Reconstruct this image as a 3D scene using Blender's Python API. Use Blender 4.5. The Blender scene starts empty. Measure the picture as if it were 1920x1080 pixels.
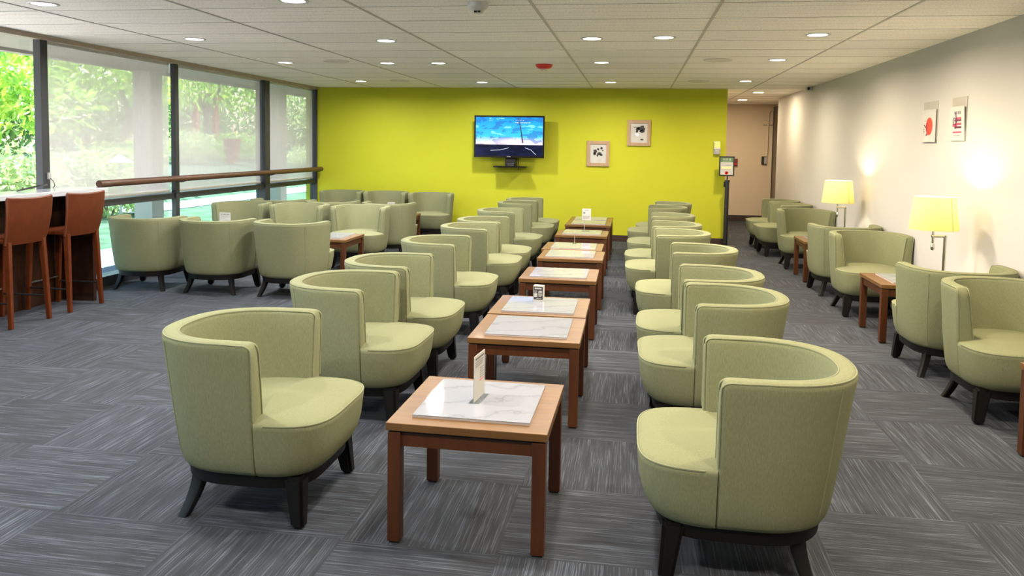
import bpy, bmesh, math, random
import numpy as np
from mathutils import Vector, Matrix
random.seed(7)
C = bpy.context.scene.collection
PI = math.pi

# ------------------------------------------------------------------ materials
class NT:
    """small helper around a node tree"""
    def __init__(self, name):
        self.m = bpy.data.materials.new(name); self.m.use_nodes = True
        self.t = self.m.node_tree; self.t.nodes.clear()
        self.out = self.n('ShaderNodeOutputMaterial')
    def n(self, kind, **kw):
        o = self.t.nodes.new(kind)
        for k, v in kw.items(): setattr(o, k, v)
        return o
    def l(self, a, b): self.t.links.new(a, b)
    def val(self, x, sock):
        if hasattr(x, 'links'): self.l(x, sock)
        else: sock.default_value = x
    def math(self, op, a, b=0.0, c=None):
        o = self.n('ShaderNodeMath', operation=op)
        self.val(a, o.inputs[0]); self.val(b, o.inputs[1])
        if c is not None: self.val(c, o.inputs[2])
        return o.outputs[0]
    def comb(self, x, y, z):
        o = self.n('ShaderNodeCombineXYZ')
        for i, v in enumerate((x, y, z)): self.val(v, o.inputs[i])
        return o.outputs[0]
    def sep(self, v):
        o = self.n('ShaderNodeSeparateXYZ'); self.l(v, o.inputs[0]); return o.outputs
    def noise(self, vec, scale, detail=2.0, rough=.5):
        o = self.n('ShaderNodeTexNoise'); o.inputs['Scale'].default_value = scale
        o.inputs['Detail'].default_value = detail; o.inputs['Roughness'].default_value = rough
        if vec is not None: self.l(vec, o.inputs['Vector'])
        return o.outputs[0]
    def ramp(self, fac, stops):
        o = self.n('ShaderNodeValToRGB'); r = o.color_ramp
        while len(r.elements) < len(stops): r.elements.new(.5)
        for e, (p, c) in zip(r.elements, stops):
            e.position = p; e.color = (*c, 1) if len(c) == 3 else c
        self.l(fac, o.inputs[0]); return o.outputs[0]
    def mix(self, fac, a, b, blend='MIX'):
        o = self.n('ShaderNodeMix', data_type='RGBA', blend_type=blend)
        self.val(fac, o.inputs[0])
        for x, s in ((a, o.inputs[6]), (b, o.inputs[7])):
            if isinstance(x, tuple): s.default_value = (*x, 1) if len(x) == 3 else x
            else: self.l(x, s)
        return o.outputs[2]
    def bump(self, h, strength=.3, dist=.01):
        o = self.n('ShaderNodeBump'); o.inputs['Strength'].default_value = strength
        o.inputs['Distance'].default_value = dist; self.l(h, o.inputs['Height']); return o.outputs[0]
    def bsdf(self, color, rough=.5, metal=0., normal=None, **kw):
        o = self.n('ShaderNodeBsdfPrincipled')
        if isinstance(color, tuple): o.inputs['Base Color'].default_value = (*color, 1)
        else: self.l(color, o.inputs['Base Color'])
        self.val(rough, o.inputs['Roughness']); o.inputs['Metallic'].default_value = metal
        if normal is not None: self.l(normal, o.inputs['Normal'])
        for k, v in kw.items(): o.inputs[k].default_value = v
        return o
    def done(self, shader):
        self.l(shader.outputs[0] if hasattr(shader, 'outputs') else shader, self.out.inputs[0]); return self.m
    def pos(self): return self.n('ShaderNodeNewGeometry').outputs['Position']
    def obj(self): return self.n('ShaderNodeTexCoord').outputs['Object']

def simple(name, col, rough=.5, metal=0., var=.06, scale=9., **kw):
    t = NT(name); nz = t.noise(t.obj(), scale, 3)
    a = tuple(c*(1-var) for c in col); b = tuple(min(1, c*(1+var)) for c in col)
    return t.done(t.bsdf(t.ramp(nz, [(.3, a), (.7, b)]), rough, metal, **kw))

def emissive(name, col, strength):
    t = NT(name); e = t.n('ShaderNodeEmission'); e.inputs[0].default_value = (*col, 1); e.inputs[1].default_value = strength
    return t.done(e)

M = {}
def mk_fabric():
    t = NT('green_upholstery'); o = t.obj(); s = t.sep(o)
    w1 = t.noise(t.comb(t.math('MULTIPLY', s[0], 260.), t.math('MULTIPLY', s[1], 260.), t.math('MULTIPLY', s[2], 60.)), 1., 2)
    w2 = t.noise(o, 420., 1); big = t.noise(o, 3.2, 2)
    col = t.ramp(w1, [(.25, (.146, .159, .088)), (.75, (.202, .217, .124))])
    col = t.mix(t.math('MULTIPLY', big, .35), col, (.188, .186, .102))
    n = t.bump(t.math('ADD', w1, w2), .22, .002)
    return t.done(t.bsdf(col, .95, 0, n, **{'Specular IOR Level': .2}))
M['fabric'] = mk_fabric()
M['piping'] = simple('green_piping', (.182, .195, .108), .9)
def mk_wood(name, c0, c1, rough=.34, coat=.35, axis=0, scale=1.):
    t = NT(name); s = t.sep(t.obj())
    k = [6., 6., 6.]; k[axis] = .8
    v = t.comb(*[t.math('MULTIPLY', s[i], k[i]*scale) for i in range(3)])
    a = t.noise(v, 3., 5, .6)
    k = [70., 70., 70.]; k[axis] = 3.
    b = t.noise(t.comb(*[t.math('MULTIPLY', s[i], k[i]*scale) for i in range(3)]), 1.5, 2)
    f = t.math('ADD', t.math('MULTIPLY', a, .75), t.math('MULTIPLY', b, .25))
    return t.done(t.bsdf(t.ramp(f, [(.32, c0), (.68, c1)]), rough, **{'Coat Weight': coat, 'Coat Roughness': .04}))
M['table_wood'] = mk_wood('cherry_table_wood', (.088, .035, .0065), (.150, .073, .016), rough=.5, coat=.22, axis=0)
M['leg_wood'] = mk_wood('cherry_leg_wood', (.045, .011, .001), (.075, .020, .002), rough=.45, coat=.0, axis=2)
M['rail_wood'] = mk_wood('dark_rail_wood', (.045, .015, .007), (.095, .036, .016), rough=.45, coat=.1, axis=1)
M['bar_wood'] = mk_wood('dark_bar_panel_wood', (.016, .006, .003), (.040, .014, .007), rough=.3, axis=2)
M['door_wood'] = mk_wood('dark_door_wood', (.03, .018, .01), (.055, .033, .018), rough=.4, axis=2)
M['frame_wood'] = mk_wood('pale_oak_frame', (.32, .205, .125), (.42, .28, .175), rough=.5, coat=0, axis=2, scale=2)
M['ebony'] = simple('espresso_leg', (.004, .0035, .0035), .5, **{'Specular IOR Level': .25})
M['rubber'] = simple('black_rubber', (.01, .01, .01), .7)
M['black'] = simple('matt_black', (.012, .012, .013), .45)
M['gloss_black'] = simple('gloss_black', (.008, .008, .009), .15)
M['steel_grey'] = simple('dark_grey_window_steel', (.020, .022, .027), .5)
M['white_plastic'] = simple('white_plastic', (.48, .48, .47), .4)
M['grey_plastic'] = simple('grey_plastic', (.33, .33, .34), .4)
M['paper'] = simple('white_paper', (.46, .46, .45), .7)
M['ink'] = simple('black_ink', (.03, .03, .03), .7)
M['dark_ink'] = simple('grey_ink', (.16, .16, .17), .7)
M['red_ink'] = simple('red_ink', (.70, .03, .015), .6)
M['pink_ink'] = simple('magenta_ink', (.55, .04, .10), .6)
M['plum_ink'] = simple('plum_ink', (.09, .02, .05), .6)
M['green_ink'] = simple('green_ink', (.07, .16, .07), .6)
M['yellow_ink'] = simple('pale_yellow_ink', (.75, .64, .32), .6)
M['blue_ink'] = simple('pale_blue_ink', (.62, .66, .82), .6)
M['red_plastic'] = simple('red_plastic', (.55, .02, .02), .3)
M['pull_red'] = simple('dark_red_plastic', (.14, .012, .012), .4)
M['chrome'] = simple('chrome', (.75, .73, .72), .12, 1.)
M['leather'] = simple('tan_leather', (.085, .018, .004), .5, var=.12, scale=14, **{'Specular IOR Level': .2})
M['stitch'] = simple('tan_stitching', (.11, .027, .009), .5)
M['counter'] = simple('white_counter', (.42, .44, .47), .15, var=.02)
M['shade_seam'] = simple('lamp_shade_seam', (.55, .42, .15), .8)
M['brass_yellow'] = simple('yellow_plastic', (.72, .72, .24), .4)
def mk_marble():
    t = NT('white_marble'); o = t.obj(); oi = t.n('ShaderNodeObjectInfo')
    v = t.n('ShaderNodeVectorMath', operation='ADD'); t.l(o, v.inputs[0])
    t.l(t.comb(oi.outputs['Random'], t.math('MULTIPLY', oi.outputs['Random'], 7.), 0.), v.inputs[1])
    s = t.sep(v.outputs[0])
    d = t.math('ADD', t.math('MULTIPLY', s[0], 3.), t.math('MULTIPLY', s[1], -7.))
    w = t.math('ADD', d, t.math('MULTIPLY', t.noise(v.outputs[0], 5., 5, .6), 2.2))
    vein = t.math('ABSOLUTE', t.math('SINE', t.math('MULTIPLY', w, 2.4)))
    col = t.ramp(vein, [(0., (.19, .205, .24)), (.12, (.235, .25, .29)), (.5, (.258, .273, .315))])
    return t.done(t.bsdf(col, .05))
M['marble'] = mk_marble()
M['tile_edge'] = simple('tile_edge', (.42, .36, .33), .7)
def mk_carpet():
    t = NT('grey_carpet_tiles'); s = t.sep(t.pos()); T = .61
    u = t.math('DIVIDE', t.math('ADD', s[0], .465 + 20*T), T); v = t.math('DIVIDE', t.math('ADD', s[1], -3.38 + 20*T), T)
    iu, iv = t.math('FLOOR', u), t.math('FLOOR', v)
    chk = t.math('MODULO', t.math('ADD', t.math('ADD', iu, iv), 1.), 2.)
    across = t.math('ADD', t.math('MULTIPLY', chk, s[0]), t.math('MULTIPLY', t.math('SUBTRACT', 1., chk), s[1]))
    along = t.math('ADD', t.math('MULTIPLY', chk, s[1]), t.math('MULTIPLY', t.math('SUBTRACT', 1., chk), s[0]))
    wn = t.n('ShaderNodeTexWhiteNoise', noise_dimensions='2D'); t.l(t.comb(iu, iv, 0.), wn.inputs['Vector']); r = wn.outputs['Value']
    off = t.math('MULTIPLY', r, 37.)
    a = t.noise(t.comb(t.math('MULTIPLY', across, 190.), t.math('MULTIPLY', along, 3.6), off), 1., 2, .6)
    b = t.noise(t.comb(t.math('MULTIPLY', across, 34.), t.math('MULTIPLY', along, 2.2), t.math('ADD', off, 9.)), 1., 2, .5)
    c = t.noise(t.pos(), 330., 1)
    base = t.ramp(b, [(.3, (.0155, .0195, .0285)), (.7, (.030, .0365, .049))])
    fine = t.ramp(a, [(.34, (.68, .68, .69)), (.5, (1., 1., 1.)), (.57, (1.3, 1.3, 1.3)), (.63, (2.9, 2.8, 2.65))])
    col = t.mix(1., base, fine, 'MULTIPLY')
    tone = t.math('ADD', .86, t.math('MULTIPLY', r, .28))
    col = t.mix(1., col, t.comb(tone, tone, tone), 'MULTIPLY')
    col = t.mix(1., col, t.ramp(c, [(.3, (.72, .72, .72)), (.7, (1.28, 1.28, 1.28))]), 'MULTIPLY')
    n = t.bump(t.math('ADD', a, c), .5, .004)
    return t.done(t.bsdf(col, .95, 0, n))
M['carpet'] = mk_carpet()
CX0, CY0 = -4.356, 5.235
def mk_ceiling():
    t = NT('acoustic_ceiling_tile'); p = t.pos(); s = t.sep(p)
    u = t.math('DIVIDE', t.math('SUBTRACT', s[0], CX0 - 12.192), 1.2192); v = t.math('DIVIDE', t.math('SUBTRACT', s[1], CY0 - 12.192), .6096)
    wn = t.n('ShaderNodeTexWhiteNoise', noise_dimensions='2D'); t.l(t.comb(t.math('FLOOR', u), t.math('FLOOR', v), 0.), wn.inputs['Vector'])
    r = wn.outputs['Value']
    fr = t.math('FRACT', t.math('MULTIPLY', v, 4.))
    ed = t.math('MINIMUM', fr, t.math('SUBTRACT', 1., fr))
    gr = t.math('SUBTRACT', 1., t.math('MINIMUM', 1., t.math('MULTIPLY', ed, 22.)))       # 1 in the groove
    wob = t.noise(t.comb(t.math('MULTIPLY', s[0], 4.), t.math('MULTIPLY', s[1], 60.), 0.), 1., 2)
    gr = t.math('MULTIPLY', gr, t.math('ADD', .25, wob))
    grain = t.noise(p, 75., 3, .65)
    col = t.ramp(grain, [(.30, (.60, .57, .52)), (.48, (.85, .815, .76)), (.7, (.92, .89, .84))])
    col = t.mix(t.math('MULTIPLY', gr, t.math('ADD', .35, t.math('MULTIPLY', r, .4))), col, (.26, .24, .21))
    col = t.mix(1., col, t.comb(*[t.math('ADD', .93, t.math('MULTIPLY', r, .10))]*3), 'MULTIPLY')
    n = t.bump(t.math('SUBTRACT', grain, gr), .35, .006)
    return t.done(t.bsdf(col, .95, 0, n))
M['ceiling'] = mk_ceiling()
M['grid'] = simple('ceiling_grid_bar', (.42, .40, .37), .5)
def mk_wall(name, col, var=.03):
    t = NT(name); p = t.pos(); nz = t.noise(p, 1.1, 3); f = t.noise(p, 240., 2)
    a = tuple(c*(1-var) for c in col); b = tuple(c*(1+var) for c in col)
    return t.done(t.bsdf(t.ramp(nz, [(.3, a), (.7, b)]), .75, 0, t.bump(f, .08, .002)))
M['lime'] = mk_wall('lime_green_paint', (.43, .45, .010))
M['cream'] = mk_wall('warm_white_paint', (.45, .445, .44), .02)
M['beige'] = mk_wall('beige_paint', (.62, .52, .40))
M['skirting'] = simple('dark_brown_skirting', (.035, .017, .012), .5)
M['head_trim'] = simple('taupe_window_head', (.42, .35, .29), .5)
M['concrete'] = simple('pale_concrete', (.11, .14, .19), .85, scale=3, **{'Specular IOR Level': .1})
M['column'] = simple('exterior_column_plaster', (.36, .33, .28), .8, scale=2)
M['bark'] = simple('tree_bark', (.20, .16, .13), .9, var=.3, scale=12)
M['mulch'] = simple('brown_mulch', (.085, .058, .05), .95, var=.35, scale=25, **{'Specular IOR Level': 0.})
M['red_paint'] = simple('faded_red_paint', (.42, .07, .07), .7)
M['lawn'] = simple('sunny_lawn', (.046, .082, .058), .95, var=.3, scale=2.5, **{'Specular IOR Level': 0.})
def mk_leaf(name, a, b, c):
    t = NT(name); nz = t.noise(t.obj(), 3.1, 2)
    col = t.ramp(nz, [(.30, a), (.5, b), (.72, c)])
    d = t.bsdf(col, .55); tr = t.n('ShaderNodeBsdfTranslucent'); t.l(col, tr.inputs[0])
    mx = t.n('ShaderNodeMixShader'); mx.inputs[0].default_value = .42
    t.l(d.outputs[0], mx.inputs[1]); t.l(tr.outputs[0], mx.inputs[2])
    return t.done(mx)
M['leaf'] = mk_leaf('bright_leaf', (.10, .30, .035), (.26, .50, .06), (.50, .62, .09))
M['leaf_dark'] = mk_leaf('dark_green_leaf', (.045, .13, .035), (.10, .24, .06), (.24, .38, .09))  # darker green for the evergreen trees
M['leaf_shrub'] = mk_leaf('shrub_leaf', (.16, .30, .10), (.30, .46, .17), (.55, .62, .36))
def mk_glass(name='window_glass', tint=(.97, .97, .97, 1)):
    t = NT(name); g = t.n('ShaderNodeBsdfGlossy'); g.inputs['Roughness'].default_value = .02
    tr = t.n('ShaderNodeBsdfTransparent'); tr.inputs[0].default_value = tint
    lw = t.n('ShaderNodeLayerWeight'); lw.inputs[0].default_value = .5        # facing term, the same on both faces of the pane
    fz = t.math('ADD', .03, t.math('MULTIPLY', t.math('POWER', lw.outputs['Facing'], 5.), .6))
    mx = t.n('ShaderNodeMixShader'); t.l(fz, mx.inputs[0]); t.l(tr.outputs[0], mx.inputs[1]); t.l(g.outputs[0], mx.inputs[2])
    return t.done(mx)
M['glass'] = mk_glass(); M['low_glass'] = mk_glass('tinted_lower_glass', (.88, .97, .95, 1))
def mk_clear():
    t = NT('clear_acrylic'); g = t.n('ShaderNodeBsdfGlossy'); g.inputs['Roughness'].default_value = .05
    tr = t.n('ShaderNodeBsdfTransparent'); tr.inputs[0].default_value = (.90, .93, .93, 1)
    mx = t.n('ShaderNodeMixShader'); mx.inputs[0].default_value = .12
    t.l(tr.outputs[0], mx.inputs[1]); t.l(g.outputs[0], mx.inputs[2]); return t.done(mx)
M['acrylic'] = mk_clear()
def mk_screen_fabric():
    t = NT('white_solar_shade_mesh'); s = t.sep(t.pos())
    wv = t.noise(t.comb(t.math('MULTIPLY', s[1], 60.), t.math('MULTIPLY', s[2], 3.), 0.), 1., 2)
    col = t.ramp(wv, [(.3, (.585, .565, .55)), (.7, (.62, .595, .58))])
    d = t.n('ShaderNodeBsdfDiffuse'); t.l(col, d.inputs[0])
    tl = t.n('ShaderNodeBsdfTranslucent'); t.l(col, tl.inputs[0])
    tr = t.n('ShaderNodeBsdfTransparent')
    m1 = t.n('ShaderNodeMixShader'); m1.inputs[0].default_value = .36; t.l(d.outputs[0], m1.inputs[1]); t.l(tl.outputs[0], m1.inputs[2])
    m2 = t.n('ShaderNodeMixShader'); m2.inputs[0].default_value = .44; t.l(m1.outputs[0], m2.inputs[1]); t.l(tr.outputs[0], m2.inputs[2])
    return t.done(m2)
M['screen_fabric'] = mk_screen_fabric()
def mk_lampshade():
    t = NT('warm_lampshade_fabric')
    d = t.n('ShaderNodeBsdfDiffuse'); d.inputs[0].default_value = (.86, .80, .58, 1)
    tl = t.n('ShaderNodeBsdfTranslucent'); tl.inputs[0].default_value = (.97, .88, .52, 1)
    mx = t.n('ShaderNodeMixShader'); mx.inputs[0].default_value = .78
    t.l(d.outputs[0], mx.inputs[1]); t.l(tl.outputs[0], mx.inputs[2]); return t.done(mx)
M['lampshade'] = mk_lampshade()
M['bulb'] = emissive('lamp_bulb_glow', (1., .83, .52), 210.)
M['down_glow'] = emissive('downlight_glow', (1., .96, .90), 7.)
M['strip_glow'] = emissive('strip_light_glow', (1., .88, .66), 5.)
def mk_tv():
    t = NT('tv_sunset_picture'); s = t.sep(t.obj())            # x across, z up, screen centred on origin
    z = t.math('ADD', t.math('DIVIDE', s[2], .62), .5); x = t.math('ADD', t.math('DIVIDE', s[0], 1.09), .5)
    cl = t.noise(t.comb(t.math('MULTIPLY', s[0], 2.6), 0., t.math('MULTIPLY', s[2], 6.)), 1.6, 4, .55)
    sky = t.ramp(z, [(.28, (1., .72, .62)), (.36, (.75, .72, .95)), (.50, (.05, .55, .95)), (1., (.01, .30, .85))])
    sky = t.mix(t.math('MULTIPLY', t.math('GREATER_THAN', cl, .53), .55), sky, (.03, .10, .38))
    sky = t.mix(t.math('MULTIPLY', t.math('LESS_THAN', cl, .40), .5), sky, (.35, .95, 1.))
    ex = t.math('SUBTRACT', x, .55); ez = t.math('SUBTRACT', z, .36)
    glow = t.math('SUBTRACT', 1., t.math('MINIMUM', 1., t.math('MULTIPLY', t.math('SQRT', t.math('ADD', t.math('MULTIPLY', ex, ex), t.math('MULTIPLY', t.math('MULTIPLY', ez, ez), 6.))), 3.)))
    sky = t.mix(glow, sky, (1., .86, .80))
    gnd = t.ramp(t.noise(t.comb(t.math('MULTIPLY', s[0], 3.), 0., t.math('MULTIPLY', s[2], 14.)), 1., 3), [(.4, (.003, .005, .018)), (.75, (.012, .018, .075))])
    col = t.mix(t.math('GREATER_THAN', z, .29), gnd, sky)
    e = t.n('ShaderNodeEmission'); t.l(col, e.inputs[0]); e.inputs[1].default_value = .62
    g = t.bsdf((.004, .004, .005), .12, **{'Specular IOR Level': .12}); a = t.n('ShaderNodeAddShader'); t.l(e.outputs[0], a.inputs[0]); t.l(g.outputs[0], a.inputs[1])
    return t.done(a)
M['tv'] = mk_tv()
M['tv_light'] = emissive('tv_bright_marks', (.75, .85, 1.), .6)

# ------------------------------------------------------------------ mesh helpers
def merge(bm, tmp, mat=None):
    if mat is not None: bmesh.ops.transform(tmp, matrix=mat, verts=tmp.verts)
    me = bpy.data.meshes.new('tmp'); tmp.to_mesh(me); tmp.free(); bm.from_mesh(me); bpy.data.meshes.remove(me)
def box(bm, x0, x1, y0, y1, z0, z1, bev=0., seg=2, mat=None):
    t = bmesh.new(); bmesh.ops.create_cube(t, size=1.)
    for v in t.verts: v.co = Vector(((x0+x1)/2 + v.co.x*(x1-x0), (y0+y1)/2 + v.co.y*(y1-y0), (z0+z1)/2 + v.co.z*(z1-z0)))
    if bev > 0: bmesh.ops.bevel(t, geom=list(t.edges), offset=bev, segments=seg, affect='EDGES', profile=.6)
    merge(bm, t, mat); return bm
def taper(bm, cx0, cy0, sx0, sy0, z0, cx1, cy1, sx1, sy1, z1, bev=.004):
    t = bmesh.new(); bmesh.ops.create_cube(t, size=1.)
    for v in t.verts:
        if v.co.z < 0: v.co = Vector((cx0+v.co.x*sx0, cy0+v.co.y*sy0, z0))
        else: v.co = Vector((cx1+v.co.x*sx1, cy1+v.co.y*sy1, z1))
    if bev: bmesh.ops.bevel(t, geom=list(t.edges), offset=bev, segments=2, affect='EDGES')
    merge(bm, t); return bm
def lathe(bm, prof, n=32, at=(0, 0, 0), axis='z'):
    rings = []
    for r, z in prof:
        ring = []
        for i in range(n):
            a = 2*PI*i/n; p = (r*math.cos(a), r*math.sin(a), z)
            if axis == 'x': p = (p[2], p[0], p[1])
            if axis == 'y': p = (p[0], p[2], p[1])
            ring.append(bm.verts.new((p[0]+at[0], p[1]+at[1], p[2]+at[2])))
        rings.append(ring)
    for a, b in zip(rings, rings[1:]):
        for i in range(n): bm.faces.new((a[i], a[(i+1) % n], b[(i+1) % n], b[i]))
    if prof[0][0] > 1e-6: bm.faces.new(rings[0][::-1])
    if prof[-1][0] > 1e-6: bm.faces.new(rings[-1])
    return bm
def tube(bm, pts, r, n=8, closed=False):
    pts = [Vector(p) for p in pts]; N = len(pts); rings = []
    up = Vector((0, 0, 1)); prev = None
    for i, p in enumerate(pts):
        a = pts[(i-1) % N] if (i > 0 or closed) else p; b = pts[(i+1) % N] if (i < N-1 or closed) else p
        d = (b-a).normalized()
        if prev is None:
            u = up if abs(d.z) < .9 else Vector((1, 0, 0)); s = d.cross(u).normalized()
        else: s = (prev - d*prev.dot(d)).normalized()
        prev = s; w = s.cross(d); rr = r[i] if isinstance(r, (list, tuple)) else r
        rings.append([bm.verts.new(p + (s*math.cos(2*PI*k/n) + w*math.sin(2*PI*k/n))*rr) for k in range(n)])
    M_ = N if closed else N-1
    for i in range(M_):
        A, B = rings[i], rings[(i+1) % N]
        for k in range(n): bm.faces.new((A[k], A[(k+1) % n], B[(k+1) % n], B[k]))
    if not closed: bm.faces.new(rings[0][::-1]); bm.faces.new(rings[-1])
    return bm
def link(o, parent=None):
    C.objects.link(o)
    if parent is not None: o.parent = parent
    return o
def mesh(name, bm, mat, parent=None, smooth=None, loc=None):
    bmesh.ops.recalc_face_normals(bm, faces=bm.faces)
    me = bpy.data.meshes.new(name); bm.to_mesh(me); bm.free(); me.materials.append(mat)
    if smooth is not None:
        me.polygons.foreach_set('use_smooth', [True]*len(me.polygons))
        me.set_sharp_from_angle(angle=math.radians(smooth))
    o = bpy.data.objects.new(name, me); link(o, parent)
    if loc: o.location = loc
    return o
def thing(name, label, cat, loc=(0, 0, 0), rz=0., group=None):
    o = bpy.data.objects.new(name, None); o.empty_display_size = .1; link(o); o.location = loc; o.rotation_euler = (0, 0, rz)
    return tag(o, label, cat, group)
def tag(o, label, cat, group=None):
    o['label'] = label; o['category'] = cat
    if group: o['group'] = group
    return o
def struct(o, label=None):
    o['kind'] = 'structure'
    if label: o['label'] = label
    return o
def dup(root, loc, rz, label, group=None):
    r = root.copy(); C.objects.link(r); r.location = loc; r.rotation_euler = (0, 0, rz); r['label'] = label
    if group: r['group'] = group
    for ch in list(root.children):
        c = ch.copy(); C.objects.link(c); c.parent = r
        for g in list(ch.children):
            d = g.copy(); C.objects.link(d); d.parent = c
    return r
def B(): return bmesh.new()
ORD = ['first', 'second', 'third', 'fourth', 'fifth', 'sixth', 'seventh', 'eighth', 'ninth']

# ------------------------------------------------------------------ room dimensions
H = 2.454; XR = 2.56; YB = 12.69; XW = -5.353; XG = -5.46; YEND = 14.95; YC = 17.0; YF = -6.5

struct(mesh('floor', box(B(), -5.56, 4.2, YF, YC+.2, -.12, 0.), M['carpet']))
struct(mesh('ceiling', box(B(), -5.56, 4.2, YF, YC+.2, H, H+.1), M['ceiling']))
g = B()
for k in range(0, 7):
    x = CX0 + 1.2192*k
    if k < 6 : box(g, x-.010, x+.010, YF, YB if k < 5 else YC, H-.004, H+.001)
for j in range(-12, 20):
    y = CY0 + .6096*j
    if YF < y < YB: box(g, XW, XR, y-.005, y+.005, H-.002, H+.001)
    elif YB < y < YC: box(g, 1.4, XR if y < YEND else 2.8, y-.005, y+.005, H-.002, H+.001)
struct(mesh('trim_1', g, M['grid']), 'slim grey ceiling grid bars between the acoustic tiles')

# green feature wall, return of the partition, right wall, corridor
struct(mesh('wall_back', box(B(), -5.56, 1.405, YB, YB+.14, 0., H), M['lime']), 'lime green feature wall')
struct(mesh('wall_right', box(B(), XR, XR+.14, YF, YEND, 0., H), M['cream']), 'warm white wall along the right side')
struct(mesh('wall_corridor', box(B(), 1.0, 4.1, YC, YC+.14, 0., H), M['beige']), 'beige wall at the end of the corridor')
struct(mesh('wall_corridor_left', box(B(), 1.0, 1.14, YB+.14, YC, 0., H), M['beige']))
struct(mesh('wall_recess', box(B(), 2.86, 3.0, YEND-.0, YC, 0., H), M['beige']))
struct(mesh('wall_front', box(B(), -5.56, XR+.14, YF-.14, YF, 0., H), M['beige']))
struct(mesh('wall_left', box(B(), -5.56, XW-.02, YF, -2.34, 0., H), M['cream']))
struct(mesh('baseboard_back', box(B(), XW+.02, 1.418, YB-.012, YB+.002, 0., .10), M['skirting']))
struct(mesh('baseboard_right', box(B(), XR-.012, XR+.002, YF, YEND+.012, 0., .10), M['skirting']))
struct(mesh('baseboard_corridor', box(B(), 1.14, 2.86, YC-.012, YC+.002, 0., .13), M['skirting']))
d = bpy.data.objects.new('door_1', None); link(d); d.location = (2.845, 15.9, 0.); struct(d, 'dark wood door in the recess past the right wall')
mesh('door_leaf', box(B(), -.02, .014, .06, 1.04, .01, 2.30), M['door_wood'], d)
mesh('door_frame', box(box(box(B(), -.03, .015, 0., .06, 0., 2.40), -.03, .015, 1.04, 1.10, 0., 2.40), -.03, .015, .06, 1.04, 2.30, 2.40), M['door_wood'], d)
mesh('door_knob', lathe(B(), [(0, -.07), (.02, -.066), (.028, -.05), (.02, -.035), (.01, -.03), (.01, -.018), (.025, -.018)], 16, (0, .14, 1.0), 'x'), M['chrome'], d, 40)

# ------------------------------------------------------------------ window wall
YM = [-2.3, -.08, 2.10, 4.25, 6.44, 8.55, 10.78, 12.64]                 # mullion centres (y)
BIG = {6.44: (.060, .055), 8.55: (.075, .04), 10.78: (.15, .13), 12.64: (.075, .10), 4.25: (.075, .04), 2.10: (.06, .055), -.08: (.075, .04), -2.3: (.06, .055)}
m = B()
for k, y in enumerate(YM):
    w, dp = BIG[y]
    if y == 10.78: y0, y1 = 10.78, 10.93
    elif y == 12.64: y0, y1 = 12.655, YB
    else: y0, y1 = y-w/2, y+w/2+(.03 if y == 6.44 else 0)
    mm = B(); box(mm, XW-dp-.02, XW, y0, y1, 0., H, .004)
    struct(mesh('trim_%d' % (k+2), mm, M['steel_grey']), 'dark steel window post')
struct(mesh('trim_10', box(box(B(), XW-.12, XW+.022, -2.3, YB, H-.020, H), XW-.12, XW+.008, -2.3, YB, H-.044, H-.020), M['head_trim']), 'taupe head trim above the windows')
for k in range(7):
    y0 = YM[k] + BIG[YM[k]][0]/2; y1 = YM[k+1] - BIG[YM[k+1]][0]/2
    if YM[k] == 6.44: y0 += .03
    if YM[k] == 10.78: y0 = 10.93
    if YM[k+1] == 10.78: y1 = 10.78
    if YM[k+1] == 12.64: y1 = 12.655
    w = bpy.data.objects.new('window_%d' % (k+1), None); link(w); w.location = (XG, (y0+y1)/2, 0.); struct(w)
    hy = (y1-y0)/2
    mesh('transom', box(B(), -.05, .085, -hy, hy, .825, .893, .004), M['steel_grey'], w)
    mesh('sill', box(B(), -.06, .105, -hy, hy, 0., .105, .004), M['steel_grey'], w)
    mesh('upper_pane', box(B(), -.004, .004, -hy, hy, .893, H-.02), M['glass'], w)
    mesh('lower_pane', box(B(), -.004, .004, -hy, hy, .105, .825), M['low_glass'], w)
    if k >= 4:
        lab = {4: 'white mesh roller shade in the wide bay beside the bar counter', 5: 'white mesh roller shade in the middle bay showing the red gate', 6: 'white mesh roller shade in the corner bay next to the green wall'}[k]
        s = thing('roller_shade', lab, 'window shade', (XG+.035, (y0+y1)/2, 0.), 0, 'white roller shades')
        hy2 = hy - .022
        mesh('shade_cloth', box(B(), -.0006, .0006, -hy2, hy2, .932, H-.03), M['screen_fabric'], s)
        mesh('bottom_bar', box(B(), -.012, .012, -hy2, hy2, .905, .935, .006), M['white_plastic'], s, 40)
        mesh('roller', lathe(B(), [(.024, -hy2), (.024, hy2)], 16, (-.01, 0, H-.045), 'y'), M['white_plastic'], s, 40)
# hand rail
hr = thing('hand_rail', 'long brown timber hand rail fixed along the windows to the green wall', 'rail', (-5.245, 0, 0))
t = B(); tube(t, [(0, y, 1.072) for y in np.linspace(7.02, 12.60, 12)], .036, 14); mesh('rail', t, M['rail_wood'], hr, 40)
for y in (8.55, 10.855, 12.62):
    t = B(); tube(t, [(-.108, y, 1.03), (-.05, y, 1.03), (0, y, 1.045)], .009, 8); mesh('bracket', t, M['steel_grey'], hr, 40)

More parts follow.
